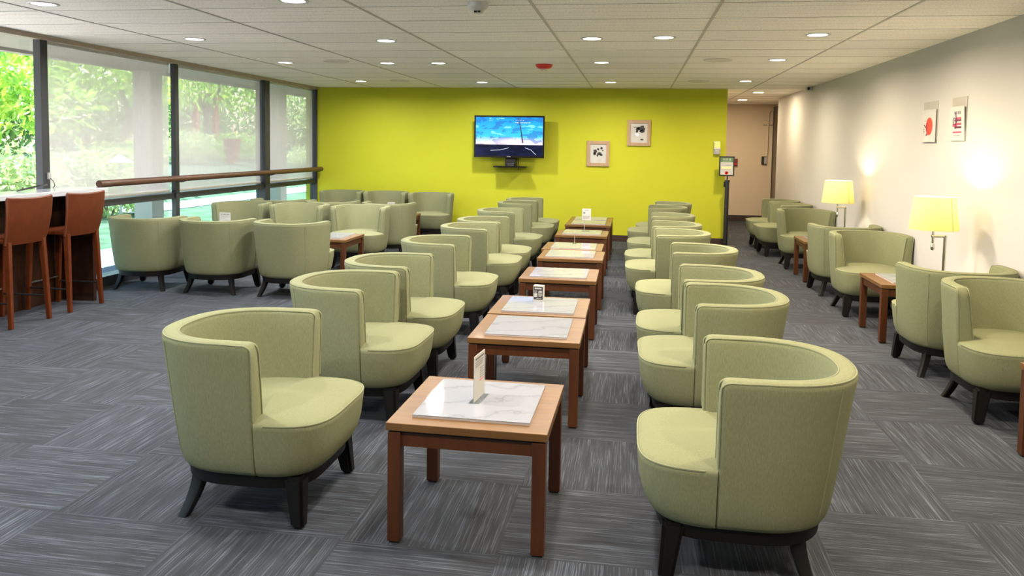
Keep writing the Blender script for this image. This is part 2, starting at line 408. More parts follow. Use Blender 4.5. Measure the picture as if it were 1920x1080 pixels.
# ------------------------------------------------------------------ tub chair
CXL = -.04
ZP = [.193, .205, .235, .30, .42, .60, .74]
WP = [.276, .296, .312, .321, .333, .343, .352]
XB = [-.294, -.312, -.330, -.342, -.361, -.389, -.412]
XF = [.280, .308, .340, .359, .372, .373, .373]
def par(z): return np.interp(z, ZP, WP), np.interp(z, ZP, XB), np.interp(z, ZP, XF)
def front_pt(z, ph):           # ph -90..90 deg over the front, superellipse
    w, xb, xf = par(z); a = xf - CXL; n = 4.3
    c, s = math.cos(ph), math.sin(ph)
    return CXL + a*abs(c)**(2/n), w*math.copysign(abs(s)**(2/n), s)
def side_y(z, x):
    w, xb, xf = par(z); a = xf - CXL; n = 4.3
    return w*(1 - min(1, abs(x-CXL)/a)**n)**(1/n)
ARMX = [.10, .0985, .0945, .088, .079, .066, .048, .026, -.005]
def zdrop(x, z):                # rounded upper front corner of the arms
    t = min(1., max(0., (x-.064)/.036)); return .030*(1-math.sqrt(1-t*t))*min(1., max(0., (z-.58)/.15))
def path2(z, inset=0.):        # U path from +y arm front round the back to -y arm front
    w, xb, xf = par(z); pts = []
    for x in ARMX: pts.append((x, side_y(z, x)))
    n = 2.35; a = CXL - xb
    for th in np.linspace(90, 270, 31):
        c, s = math.cos(math.radians(th)), math.sin(math.radians(th))
        pts.append((CXL - a*abs(c)**(2/n), w*math.copysign(abs(s)**(2/n), s)))
    for x in ARMX[::-1]: pts.append((x, -side_y(z, x)))
    P = np.array(pts)
    if inset:
        d = np.gradient(P, axis=0); d /= np.linalg.norm(d, axis=1)[:, None]
        nrm = np.stack([-d[:, 1], d[:, 0]], 1)        # left of travel = towards the inside
        P = P + nrm*inset; 
        P[0, 0] = P[-1, 0] = .10
    return P
def thick(z): return np.interp(z, [.2, .42, .74], [.10, .092, .074])
def shell_bm():
    prof = []                                          # (z, inset)
    for z in (.194, .199, .208, .225, .26, .31, .37, .43, .50, .57, .64, .69, .715): prof.append((z, {.194: .012, .199: .004}.get(z, 0.)))
    T = thick(.74)
    for a in np.linspace(0, 90, 5)[1:]: prof.append((.715+.025*math.sin(math.radians(a)), .022*(1-math.cos(math.radians(a)))))
    for a in np.linspace(90, 0, 5): prof.append((.715+.025*math.sin(math.radians(a)), T-.022*(1-math.cos(math.radians(a)))))
    for z in (.66, .58, .50, .42, .36): prof.append((z, thick(z)))
    cols = np.array([np.c_[path2(z, i), np.full(len(path2(z)), z)] for z, i in prof])      # profile x path x 3
    for a in cols:
        for b in a: b[2] -= zdrop(b[0], b[2])
    bm = B(); J, N = cols.shape[0], cols.shape[1]
    cen = []
    def ring(P): return [bm.verts.new(p) for p in P]
    rings = []
    def endring(i, dx, k):
        P = cols[:, i].copy(); zz = P[:, 2]; mid = np.array([.10, np.sign(P[0, 1])*(.5*(abs(P[:, 1]).max()+abs(P[:, 1]).min()))])
        loc = .5*(P[:, 1][0:1]+P[:, 1][-1:]); 
        cy = np.array([ (side_y(z, .10) - thick(z)/2)*np.sign(P[0, 1]) for z in zz])
        hw = np.array([thick(z)/2 for z in zz])
        P[:, 1] = cy + (P[:, 1]-cy)*(1-k/hw)
        P[:, 2] = np.where(zz > .67, zz - k*np.clip((zz-.67)/.04, 0, 1), zz)
        P[:, 0] = .10 + dx
        return P
    rings.append(ring(endring(0, 0., .016))); rings.append(ring(endring(0, -.004, .006)))
    for i in range(3, N-3): rings.append(ring(cols[:, i]))
    rings.append(ring(endring(N-1, -.004, .006))); rings.append(ring(endring(N-1, 0., .016)))
    for a, b in zip(rings, rings[1:]):
        for j in range(J-1): bm.faces.new((a[j], b[j], b[j+1], a[j+1]))
    # end caps as quad strips between outer and inner side of the profile
    for r in (rings[0], rings[-1]):
        i, k = 0, J-1
        while k - i > 2:
            if bm.verts: pass
            zi, zk = r[i+1].co.z, r[k-1].co.z
            if k-1 == i+1: break
            bm.faces.new((r[i], r[i+1], r[k-1], r[k])) if abs(zi-zk) < .25 else bm.faces.new((r[i], r[i+1], r[k]))
            if abs(zi-zk) < .25: i += 1; k -= 1
            else: i += 1
        if k - i == 2: bm.faces.new((r[i], r[i+1], r[k]))
    # underside
    return bm
def seat_bm():
    bm = B(); rings = []
    spec = [(z, 0.) for z in (.193, .198, .207, .225, .26, .31, .36, .395, .410)]
    for z, _ in spec: rings.append((z, 1., 0.))
    rings += [(.419, .985, 0), (.424, .965, 0), (.428, .93, 0), (.438, .80, 0), (.446, .6, 0), (.451, .35, 0), (.453, .12, 0)]
    VR = []
    for z, sc, _ in rings:
        zz = min(z, .42); pts = []
        for ph in np.linspace(-90, 90, 41):
            x, y = front_pt(zz, math.radians(ph))
            if x >= .101: pts.append((x, y))
        ye = side_y(zz, .10); pts = [(.10, -ye)] + pts + [(.10, ye)]
        w, xb, xf = par(zz)
        for th in np.linspace(90, 270, 17):
            c, s = math.cos(math.radians(th)), math.sin(math.radians(th))
            pts.append((.092 - (.092-xb-.05)*abs(c)**.85, (w-.035)*math.copysign(abs(s)**.85, s)))
        if z == .193: pts = [(.05+(x-.05)*.96, y*.96) for x, y in pts]
        VR.append([bm.verts.new((.04+(x-.04)*sc, y*sc, z)) for x, y in pts])
    for a, b in zip(VR, VR[1:]):
        n = len(a)
        for i in range(n): bm.faces.new((a[i], a[(i+1) % n], b[(i+1) % n], b[i]))
    bm.faces.new(VR[-1]); bm.faces.new(VR[0][::-1])
    return bm
def piping_bm():
    bm = B(); T = thick(.74)
    for side, ins in ((0, .007), (1, T-.007)):          # up one arm, round the rim, down the other arm
        up = []
        for z in np.linspace(.435, .695, 8):
            y = side_y(z, .10) - (.006 if side == 0 else thick(z)-.006); up.append((.0985, y, z))
        rim = [(min(x, .0975), y, .7335-zdrop(min(x, .0975), .733)) for x, y in path2(.73, ins)[1:-1]]
        tube(bm, up + rim + [(x, -y, z) for x, y, z in up[::-1]], .0040, 6)
    pts = []
    for ph in np.linspace(-80, 80, 41):
        x, y = front_pt(.415, math.radians(ph))
        if x > .10: pts.append((x*.992, y*.992, .418))
    tube(bm, pts, .004, 6)
    return bm
def seam_bm(sg):
    bm = B()
    if True:
        pts = []
        for z in np.linspace(.215, .715, 10):
            w, xb, xf = par(z); a = CXL-xb; th = math.radians(180-sg*46); n = 2.35
            c, s = math.cos(th), math.sin(th)
            pts.append((CXL - a*abs(c)**(2/n)-.0002, w*math.copysign(abs(s)**(2/n), s), z))
        tube(bm, pts, .0032, 6)
    return bm
def plinth_bm():
    bm = B(); rings = []
    for z, k in ((.150, .935), (.153, .95), (.206, .965), (.207, .5)):
        pts = []
        for ph in np.linspace(-90, 90, 33): pts.append(front_pt(.205, math.radians(ph)))
        w, xb, xf = par(.205); n = 2.35; a = CXL-xb
        for th in np.linspace(90, 270, 29)[1:-1]:
            c, s = math.cos(math.radians(th)), math.sin(math.radians(th))
            pts.append((CXL - a*abs(c)**(2/n), w*math.copysign(abs(s)**(2/n), s)))
        rings.append([bm.verts.new((x*k, y*k, z)) for x, y in pts])
    for a, b in zip(rings, rings[1:]):
        n = len(a)
        for i in range(n): bm.faces.new((a[i], a[(i+1) % n], b[(i+1) % n], b[i]))
    bm.faces.new(rings[0][::-1]); bm.faces.new(rings[-1]); return bm
def rear_leg(sg):
    bm = B(); pr = None; rings = []
    for f in np.linspace(0, 1, 7):                      # top to floor
        z = .200*(1-f); k = f**1.7
        cx = -.185 - .05*k; cy = sg*(.205 + .055*k); sx = .062 - .020*f; sy = .050 - .012*f
        rings.append([bm.verts.new((cx+dx*sx/2, cy+dy*sy/2, z)) for dx, dy in ((-1, -.7), (-.7, -1), (.7, -1), (1, -.7), (1, .7), (.7, 1), (-.7, 1), (-1, .7))])
    for a, b in zip(rings, rings[1:]):
        for i in range(8): bm.faces.new((a[i], a[(i+1) % 8], b[(i+1) % 8], b[i]))
    bm.faces.new(rings[0]); bm.faces.new(rings[-1][::-1]); return bm
def make_chair(label, group):
    t = thing('tub_chair', label, 'chair', (0, 0, 0), 0, group)
    mesh('barrel_back', shell_bm(), M['fabric'], t, 50)
    mesh('seat', seat_bm(), M['fabric'], t, 50)
    mesh('piping', piping_bm(), M['piping'], t, 60)
    for sg in (1, -1): mesh('back_seam', seam_bm(sg), M['piping'], t, 60)
    mesh('plinth', plinth_bm(), M['ebony'], t, 30)
    for sg in (1, -1):
        f = B(); taper(f, .262, sg*.268, .052, .052, 0., .238, sg*.240, .078, .078, .200, .012); mesh('leg', f, M['ebony'], t, 40)
        mesh('leg', rear_leg(sg), M['ebony'], t, 40)
    return t
FIRST = []
def chair(x, y, deg, label, group):
    if not FIRST:
        c = make_chair(label, group); FIRST.append(c); c.location = (x, y, 0); c.rotation_euler = (0, 0, math.radians(deg)); return c
    return dup(FIRST[0], (x, y, 0), math.radians(deg), label, group)

LR = [(-1.534, 3.10, 0), (-1.515, 4.262, -.6), (-1.504, 5.07, 0), (-1.474, 6.243, .7), (-1.44, 7.418, .8), (-1.44, 8.132, 1.3), (-1.47, 9.35, -2), (-1.457, 10.70, 1.1), (-1.457, 11.42, 0)]
RR = [(.405, 3.0, 0), (.413, 4.299, 1.5), (.405, 5.035, -1.5), (.401, 6.256, -1.5), (.304, 7.404, 0), (.290, 8.214, -1.1), (.304, 9.323, -1.3), (.294, 10.57, -.9), (.405, 11.32, 0)]
for i, (x, y, a) in enumerate(LR):
    chair(x, y, a, 'green tub chair facing right, %s from the camera left of the centre tables' % ORD[i], 'tub chairs left of the centre tables')
for i, (x, y, a) in enumerate(RR):
    chair(x, y, 180+a, 'green tub chair facing left, %s from the camera right of the centre tables' % ORD[i], 'tub chairs right of the centre tables')
def rowof(n, i): return ['leftmost', 'middle', 'rightmost'][i]
for i, (x, y, a) in enumerate([(-4.925, 7.38, 2), (-4.14, 7.36, 0), (-3.345, 7.35, -2)]):
    chair(x, y, 90+a, 'green tub chair with its back to the camera, %s of three nearest the windows' % rowof(3, i), 'window lounge tub chairs, nearest row')
for i, (x, y, a) in enumerate([(-4.925, 9.24, 0), (-4.135, 9.22, 0), (-3.335, 9.22, 1)]):
    chair(x, y, -90+a, 'green tub chair facing the camera across the first window table, %s of three' % rowof(3, i), 'window lounge tub chairs, second row')
for i, (x, y, a) in enumerate([(-4.81, 10.10, 0), (-4.02, 10.08, 0), (-3.225, 10.06, 0)]):
    chair(x, y, 90+a, 'green tub chair facing the green wall behind the second row, %s of three' % rowof(3, i), 'window lounge tub chairs, third row')
for i, (x, y, a) in enumerate([(-4.69, 12.10, 0), (-3.955, 12.13, 0), (-3.186, 12.05, 0)]):
    chair(x, y, -90+a, 'green tub chair set against the lime green wall, %s of three' % rowof(3, i), 'window lounge tub chairs, wall row')
XC = 2.203
chair(XC, 4.915, -90, 'yellow-lit green tub chair facing the camera at the right picture edge', 'tub chairs along the right wall')
chair(XC, 5.805, 90, 'green tub chair turned away, back to back with the right-edge chair', 'tub chairs along the right wall')
chair(XC, 7.735, -90, 'green tub chair facing the camera behind the nearer floor lamp table', 'tub chairs along the right wall')
chair(XC, 8.71, 90, 'green tub chair turned away, between the two lamp tables', 'tub chairs along the right wall')
chair(XC, 10.575, -90, 'green tub chair facing the camera behind the farther floor lamp table', 'tub chairs along the right wall')
chair(2.12, 11.74, 180+3, 'green tub chair facing left by the right wall, nearer of the corridor pair', 'tub chairs along the right wall')
chair(2.12, 12.60, 180, 'green tub chair facing left by the right wall, nearest the corridor', 'tub chairs along the right wall')

# ------------------------------------------------------------------ tables and marble tiles
S, TH = .6128, .470
def make_table(label, group):
    t = thing('side_table', label, 'table', (0, 0, 0), 0, group); h = S/2
    mesh('tabletop', box(B(), -h, h, -h, h, TH-.030, TH, .003), M['table_wood'], t)
    a = B(); i = h-.006
    for s in (1, -1):
        box(a, -i+.05, i-.05, s*(i-.022)-.011*0-.011, s*(i-.022)+.011, TH-.092, TH-.038)
        box(a, s*(i-.022)-.011, s*(i-.022)+.011, -i+.05, i-.05, TH-.092, TH-.038)
    mesh('apron', a, M['leg_wood'], t)
    mesh('shadow_gap_fill', box(B(), -h+.016, h-.016, -h+.016, h-.016, TH-.040, TH-.029), M['ebony'], t)  # dark filler, its black colour stands for the shade in the gap
    for sx in (1, -1):
        for sy in (1, -1):
            cx, cy = sx*(i-.025), sy*(i-.025)
            l = mesh('leg', box(B(), cx-.025, cx+.025, cy-.025, cy+.025, .008, TH-.036, .003), M['leg_wood'], t)
            mesh('foot_pad', box(B(), cx-.019, cx+.019, cy-.019, cy+.019, 0., .009), M['rubber'], l)
    return t
def make_tile(label, group):
    t = thing('marble_tile', label, 'tile', (0, 0, 0), 0, group)
    mesh('tile_face', box(B(), -.228, .228, -.238, .238, .0075, .0115, .001), M['marble'], t)
    mesh('tile_body', box(B(), -.2275, .2275, -.2375, .2375, 0., .0078), M['tile_edge'], t)
    return t
TT, MT = [], []
def table(x, y, label, tl, group, tgroup, deg=0, dx=.003, dy=.004):
    rz = math.radians(deg)
    if not TT: o = make_table(label, group); o.location = (x, y, 0); o.rotation_euler = (0, 0, rz); TT.append(o)
    else: dup(TT[0], (x, y, 0), rz, label, group)
    z = TH
    if tl is None: return
    if not MT: o = make_tile(tl, tgroup); o.location = (x+dx, y+dy, z); o.rotation_euler = (0, 0, rz); MT.append(o)
    else: dup(MT[0], (x+dx, y+dy, z), rz, tl, tgroup)
TY = [2.7712, 4.116, 4.7527+.002, 6.0717, 7.2253, 7.8768, 9.1895, 10.4608, 11.085]
TX = [-.5925, -.5743, -.584, -.583, -.579, -.6145, -.607, -.6065, -.6065]
DX = [(.003, .007), (.003, .0), (.001, -.02), (-.003, .0), (-.01, .012), (.01, -.02), (-.003, .02), (.003, .02), (-.003, -.02)]
for i in range(9):
    table(TX[i], TY[i]+S/2, 'square cherry wood side table, %s from the camera in the centre row' % ORD[i],
          'white veined marble tile on the %s centre table from the camera' % ORD[i], 'centre row tables', 'centre row tiles', -.6 if i == 0 else .4 if i < 4 else 0, *DX[i])
table(-3.375, 8.32, 'cherry wood side table behind the rightmost of the three nearest window chairs', 'marble tile on the first window table', 'window lounge tables', 'window lounge tiles')
table(-4.625, 8.35, 'cherry wood side table hidden behind the leftmost window chairs under a white card', 'marble tile under the white card behind the window chairs', 'window lounge tables', 'window lounge tiles')
table(-3.495, 11.17, 'cherry wood side table in front of the chairs on the green wall', 'marble tile on the table before the green wall', 'window lounge tables', 'window lounge tiles')
table(2.248, 3.925, 'cherry wood side table cut by the right picture edge', 'marble tile on the table at the right edge', 'right wall tables', 'right wall tiles')
table(2.248, 6.785, 'cherry wood side table beside the nearer floor lamp', 'marble tile on the table beside the nearer floor lamp', 'right wall tables', 'right wall tiles', 0, .03)
table(2.248, 9.63, 'cherry wood side table beside the farther floor lamp', 'marble tile on the table beside the farther floor lamp', 'right wall tables', 'right wall tiles', 0, .03)

# ------------------------------------------------------------------ table cards
ZT = TH + .0115
def lines(bm, rows, y=-.0016, t=.0006):
    for x0, x1, z0, z1 in rows: box(bm, x0, x1, y-t, y, z0, z1)
    return bm
def sign(loc, rz, w, h, label, lift=0., marks=None, cat='sign'):
    t = thing('table_sign', label, cat, loc, rz, 'small table signs')
    mesh('acrylic_holder', box(box(B(), -w/2-.002, w/2+.002, .0012, .0026, 0.003, lift+h), -w/2, w/2, -.022, .022, 0., .003), M['acrylic'], t)
    mesh('paper_sheet', box(B(), -w/2, w/2, -.0010, .0010, lift+.004, lift+h), M['paper'], t)
    for nm, mat, rows in (marks or []): mesh(nm, lines(B(), [(a*w, b*w, lift+c*h, lift+d*h) for a, b, c, d in rows]), mat, t)
    return t
text_rows = [(-.40, -.12, .90, .94), (-.09, .14, .90, .94), (.17, .40, .90, .94)] + [(-.40, .36-.05*(k % 3), .84-.045*k, .852-.045*k) for k in range(3)] + [(.02, .40-.04*(k % 2), .66-.05*k, .672-.05*k) for k in range(5)]
sign((-.6055, 3.083, ZT), math.radians(83), .136, .19, 'small upright sign with a printed sheet on the nearest centre table', 0.,
     [('printing', M['dark_ink'], text_rows), ('red_print', M['red_ink'], [(.0, .40, .40, .415)])])
# block shaped card on the third table
t = thing('menu_block', 'small white card block with a black printed face on the third centre table', 'sign', (-.612, 5.145, ZT), math.radians(-6), 'small table signs')
mesh('card_body', box(B(), -.034, .034, -.020, .020, 0., .108, .001), M['paper'], t)
mesh('black_panel', lines(B(), [(-.031, .031, .014, .100)], -.0201), M['ink'], t)
mesh('printing', lines(B(), [(-.024, .022, .084, .093), (-.028, -.009, .068, .073), (.002, .026, .068, .074), (-.026, -.010, .058, .062), (.000, .026, .060, .066), (-.028, -.006, .030, .055), (.000, .027, .050, .055), (.000, .027, .042, .046), (.002, .020, .034, .038), (-.014, .022, .018, .022)], -.0208), M['paper'], t)
sign((-.618, 8.355, ZT), math.radians(93.2), .15, .125, 'narrow edge-on white sign on the sixth centre table', 0., [('printing', M['dark_ink'], text_rows)])
# stem sign on the seventh table
t = thing('table_sign', 'clip sign on a thin stem on the seventh centre table', 'sign', (-.575, 9.60, ZT), 0., 'small table signs')
mesh('base', box(B(), -.05, .04, -.035, .035, 0., .006, .002), M['acrylic'], t)
tt = B(); tube(tt, [(-.02, 0, .005), (-.02, 0, .15)], .0035, 8); mesh('stem', tt, M['grey_plastic'], t, 40)
mesh('paper_sheet', box(B(), -.05, .058, -.002, .0, .135, .278), M['paper'], t)
mesh('printing', lines(B(), [(-.035, -.012, .215, .235), (-.04, .048, .185, .188), (-.04, .048, .175, .178), (-.04, .04, .165, .168), (-.04, .048, .155, .158), (-.02, .03, .255, .260)], -.0022), M['dark_ink'], t)
sign((-4.645, 8.35, ZT), math.radians(4), .132, .215, 'white card with one printed line behind the nearest window chairs', 0., [('printing', M['dark_ink'], [(-.38, -.22, .88, .915), (-.15, .10, .88, .915), (.16, .38, .88, .915), (-.38, .36, .80, .808)])])
t = thing('folded_card', 'small folded white card on the table before the green wall', 'sign', (-3.545, 11.12, ZT), 0., 'small table signs')
mesh('card_sheet', box(box(B(), -.05, .05, -.028, .028, 0., .17, .002), -.046, .046, -.0295, -.028, .01, .12), M['paper'], t)

# ------------------------------------------------------------------ bar counter and stools
t = thing('bar_counter', 'white topped bar counter with a dark wood end panel by the window', 'counter', (0, 0, 0))
mesh('countertop', box(B(), -5.338, -4.985, 2.6, 6.80, 1.008, 1.055, .006), M['counter'], t)
mesh('end_panel', box(B(), -5.32, -4.985, 6.57, 6.61, 0., 1.008, .002), M['bar_wood'], t)
mesh('back_panel', box(B(), -5.338, -5.31, 2.6, 6.57, 0., 1.008), M['bar_wood'], t)
mesh('support_rail', box(B(), -5.31, -5.27, 2.6, 6.57, .94, 1.008), M['bar_wood'], t)
def make_stool(label):
    t = thing('bar_stool', label, 'stool', (0, 0, 0), 0, 'tan leather bar stools')    # faces -x, back towards +x
    # seat
    s = B(); box(s, -.20, .19, -.205, .205, .675, .715, .014, 3); mesh('seat', s, M['leather'], t, 40)
    # curved leaning backrest
    b = B(); rings = []
    N, K = 12, 9
    def P(u, v, off):                                   # u -1..1 across, v 0..1 up
        w = .205 + .03*math.sin(v*PI/2)
        return (.19 + .055*v - .035*(1-u*u)*-1*.6 + off + .012*math.sin(v*PI), u*w, .665 + .375*v - .012*(1-u*u)*(v))
    F = [[b.verts.new(P(-1+2*i/N, k/K, .010)) for i in range(N+1)] for k in range(K+1)]
    G = [[b.verts.new(P(-1+2*i/N, k/K, -.010)) for i in range(N+1)] for k in range(K+1)]
    for k in range(K):
        for i in range(N):
            b.faces.new((F[k][i], F[k][i+1], F[k+1][i+1], F[k+1][i])); b.faces.new((G[k][i+1], G[k][i], G[k+1][i], G[k+1][i+1]))
    for k in range(K):
        b.faces.new((F[k][0], F[k+1][0], G[k+1][0], G[k][0])); b.faces.new((F[k][N], G[k][N], G[k+1][N], F[k+1][N]))
    for i in range(N):
        b.faces.new((F[0][i], G[0][i], G[0][i+1], F[0][i+1])); b.faces.new((F[K][i], F[K][i+1], G[K][i+1], G[K][i]))
    o = mesh('backrest', b, M['leather'], t, 45)
    st = B()
    for u in (-1, 1): tube(st, [P(u, v, 0) for v in np.linspace(0, 1, 8)], .0105, 8)
    tube(st, [P(u, 1, 0) for u in np.linspace(-1, 1, 12)], .0105, 8); mesh('edge_piping', st, M['stitch'], o, 50)
    for sg in (1, -1):
        r = B(); taper(r, .225, sg*.205, .032, .034, 0., .192, sg*.182, .046, .042, .69, .004); mesh('leg', r, M['leather'], t)
        r = B(); taper(r, -.205, sg*.185, .032, .034, 0., -.175, sg*.175, .046, .042, .68, .004); mesh('leg', r, M['leather'], t)
        r = B(); tube(r, [(.20, sg*.19, .20), (-.19, sg*.18, .20)], .008, 8); mesh('side_stretcher', r, M['black'], t, 40)
    r = B(); tube(r, [(-.192, -.178, .24), (-.192, .178, .24)], .010, 10); mesh('foot_rail', r, M['chrome'], t, 40)
    return t
ST = make_stool('tan leather bar stool at the end panel of the counter'); ST.location = (-5.07, 6.285, 0)
dup(ST, (-5.07, 5.63, 0), 0., 'tan leather bar stool nearer the left picture edge')
# cables on the counter
t = B(); tube(t, [(-5.22+.075*math.cos(a), 6.12+.15*math.sin(a), 1.061+.022*(1+math.sin(a+.6))) for a in np.linspace(0, 6.0, 40)] , .005, 6)
tag(mesh('coiled_cable', t, M['black'], None, 50), 'thin dark cable coiled on the white counter', 'cable')
t = thing('wall_socket', 'small grey socket box with a hanging wire on the window post', 'socket', (XW+.006, 6.475, 1.17))
mesh('box', box(B(), -.007, .012, -.018, .018, -.03, .03, .003), M['grey_plastic'], t)
w = B(); tube(w, [(.012, .0, -.02), (.03, .02, -.05), (.035, .03, -.09), (.012, .035, -.112)], .004, 6); mesh('wire', w, M['black'], t, 50)

# ------------------------------------------------------------------ television and shelf
tvx, tvz = -2.013, 1.660
t = thing('television', 'flat screen television showing a blue sunset on the green wall', 'television', (tvx, 12.50, tvz))
mesh('screen', box(B(), -.545, .545, -.0325, -.030, -.306, .310), M['tv'], t)
bz = B()
for a in ((-.572, -.545, -.338, .338), (.545, .572, -.338, .338), (-.545, .545, .310, .338), (-.545, .545, -.338, -.306)): box(bz, a[0], a[1], -.034, -.02, a[2], a[3], .002)
mesh('bezel', bz, M['gloss_black'], t)
mesh('housing', box(B(), -.565, .565, -.0295, .03, -.33, .33, .01), M['black'], t)
mesh('wall_bracket', box(box(B(), -.16, .16, .03, .09, -.16, .16), -.20, .20, .165, .189, -.20, .20), M['black'], t)
mesh('bracket_arm', box(B(), -.03, .03, .085, .17, -.08, .08), M['black'], t)
lg = B(); box(lg, -.03, .03, -.0352, -.034, -.326, -.318); mesh('maker_badge', lg, M['grey_plastic'], t)
pm = B()
tube(pm, [(.148, -.0335, .306), (.185, -.0335, .15), (.225, -.0335, -.10)], [.006, .008, .012], 6)
mesh('picture_pole', pm, M['black'], t)
pm = B()
for k in range(9): box(pm, .10+.028*k, .118+.028*k, -.0345, -.0333, .218, .230)
for k in range(5): box(pm, .11+.03*k, .120+.03*k, -.0345, -.0333, .256, .264)
tube(pm, [(-.30, -.0333, -.225), (-.15, -.0333, -.215), (0, -.0333, -.18)], .003, 5)
tube(pm, [(.26, -.0333, -.175), (.36, -.0333, -.21), (.44, -.0333, -.285)], .003, 5)
mesh('picture_highlights', pm, M['tv_light'], t)
t = thing('equipment_shelf', 'small black glass shelf with a cable box under the television', 'shelf', (-2.0, 12.53, 1.18))
mesh('shelf_board', box(B(), -.262, .262, -.10, .158, -.018, .008, .004), M['gloss_black'], t)
mesh('cable_column', box(B(), -.085, .085, .06, .158, .008, .135, .004), M['black'], t)
mesh('cable_box', box(B(), -.045, .07, -.02, .055, .008, .05, .003), M['black'], t)
cb = B(); tube(cb, [(-.10, .15, .13), (-.105, .15, .05), (-.10, .15, .008)], .004, 6); tube(cb, [(.11, .15, .13), (.12, .15, .0), (.11, .15, -.07)], .004, 6); mesh('cable', cb, M['black'], t, 50)

# ------------------------------------------------------------------ framed prints on the green wall
def blob(bm, cx, cz, rx, rz, y, n=14, seed=0, jag=.35):
    rnd = random.Random(seed); vs = []
    for i in range(n):
        a = 2*PI*i/n; k = 1 - jag*rnd.random(); vs.append(bm.verts.new((cx+rx*k*math.cos(a), y, cz+rz*k*math.sin(a))))
    bm.faces.new(vs[::-1])
    r = bmesh.ops.extrude_face_region(bm, geom=[bm.faces[-1]] if False else list(vs[0].link_faces)); 
    for v in [g for g in r['geom'] if isinstance(g, bmesh.types.BMVert)]: v.co.y += .0005
def frame(x0, x1, z0, z1, label, ink):
    cx, cz = (x0+x1)/2, (z0+z1)/2; w, h = (x1-x0)/2, (z1-z0)/2
    t = thing('framed_print', label, 'picture', (cx, YB, cz), 0, 'framed ink prints on the green wall')
    f = B(); b = .052
    for a in ((-w, -w+b, -h, h), (w-b, w, -h, h), (-w+b, w-b, h-b, h), (-w+b, w-b, -h, -h+b)): box(f, a[0], a[1], -.028, -.001, a[2], a[3], .003)
    mesh('frame', f, M['frame_wood'], t)
    mesh('paper', box(B(), -w+b, w-b, -.014, -.003, -h+b, h-b), M['paper'], t)
    k = B(); ink(k); mesh('ink_drawing', k, M['ink'], t); return t
def ink1(k):
    for i, (x, z, a, b) in enumerate([(-.045, .03, .035, .05), (-.06, -.005, .03, .03), (.0, .07, .025, .03), (.055, .085, .03, .025), (.02, .0, .04, .03), (.05, -.02, .03, .025), (-.01, -.03, .02, .025), (.075, .05, .012, .018)]): blob(k, x, z, a, b, -.0148, 13, i+3, .5)
def ink2(k):
    for i, (x, z, a, b) in enumerate([(.035, .075, .075, .05), (-.02, .06, .04, .035), (.05, .03, .05, .03), (-.055, .09, .045, .008), (-.03, .025, .02, .03), (.05, -.105, .03, .014)]): blob(k, x, z, a, b, -.0148, 13, i+40, .4)
frame(-.773, -.409, 1.207, 1.614, 'pale wood framed print with scattered black ink marks, lower of two', ink1)
o = frame(-.134, .234, 1.543, 1.955, 'pale wood framed print with one dark ink block, higher of two', ink2)
k = B(); blob(k, -.03, -.02, .035, .035, -.0144, 14, 5, .3); mesh('blue_wash', k, M['blue_ink'], o)

# dispenser on the green wall, stanchion sign
t = thing('sanitizer_dispenser', 'small white and grey dispenser on the right end of the green wall', 'dispenser', (1.268, YB, 1.53))
mesh('back_plate', box(B(), -.052, .052, -.02, .003, -.10, .105, .004), M['white_plastic'], t)
mesh('upper_cover', box(B(), -.048, .048, -.07, -.02, .0, .10, .012, 3), M['brass_yellow'], t, 40)
mesh('white_band', box(B(), -.05, .05, -.075, -.02, -.025, .002, .004), M['white_plastic'], t)
mesh('nozzle_cover', box(B(), -.044, .044, -.07, -.02, -.105, -.025, .015, 3), M['grey_plastic'], t, 40)
t = thing('sign_stand', 'black post sign with a green headed notice at the end of the green wall', 'sign', (1.412, 12.43, 0.))
mesh('base', lathe(B(), [(.175, 0.), (.175, .006), (.16, .014), (.05, .022), (.04, .03)], 36), M['black'], t, 40)
mesh('pole', lathe(B(), [(.033, .028), (.033, 1.00), (.040, 1.005), (.040, 1.035), (.012, 1.045)], 24), M['black'], t, 40)
mesh('belt_slot', box(B(), -.052, -.02, -.022, .022, .93, 1.01, .004), M['gloss_black'], t)
mesh('neck', lathe(B(), [(.010, 1.04), (.010, 1.11)], 12), M['black'], t, 40)
f = B(); w = .115
for a in ((-w, -w+.02, 1.10, 1.405), (w-.02, w, 1.10, 1.405), (-w+.02, w-.02, 1.385, 1.405), (-w+.02, w-.02, 1.10, 1.12)): box(f, a[0]-.015, a[1]-.015, -.012, .012, a[2], a[3], .002)
mesh('sign_frame', f, M['black'], t)
mesh('notice', box(B(), -.11, .08, -.006, .006, 1.12, 1.385), M['paper'], t)
mesh('green_header', lines(B(), [(-.108, .078, 1.315, 1.383)], -.006), M['green_ink'], t)
hx = []
for k in range(3):                                       # three square characters built of strokes
    x = -.076+.044*k
    hx += [(x, x+.036, 1.366, 1.371), (x, x+.036, 1.346, 1.350), (x+.004, x+.009, 1.342, 1.372), (x+.027, x+.032, 1.342, 1.372), (x+.012, x+.024, 1.355, 1.360)]
hx += [(-.076, .05, 1.325, 1.330)]
mesh('header_characters', lines(B(), hx, -.0066), M['paper'], t)
mesh('printing', lines(B(), [(-.095+.022*k, -.081+.022*k, 1.262, 1.272) for k in range(7)] + [(-.09, .05, 1.205, 1.208), (-.09, .04, 1.19, 1.193), (-.085, .06, 1.165, 1.168)], -.006), M['dark_ink'], t)
mesh('yellow_panel', lines(B(), [(-.092, .055, 1.21, 1.245)], -.006), M['yellow_ink'], t)
k = B(); lathe(k, [(.018, 0), (.027, 0), (.027, -.0008), (.018, -.0008), (.018, 0)], 28, (-.015, -.006, 1.150), 'y'); box(k, -.033, .003, -.0068, -.006, 1.147, 1.153); mesh('red_ring', k, M['red_ink'], t)

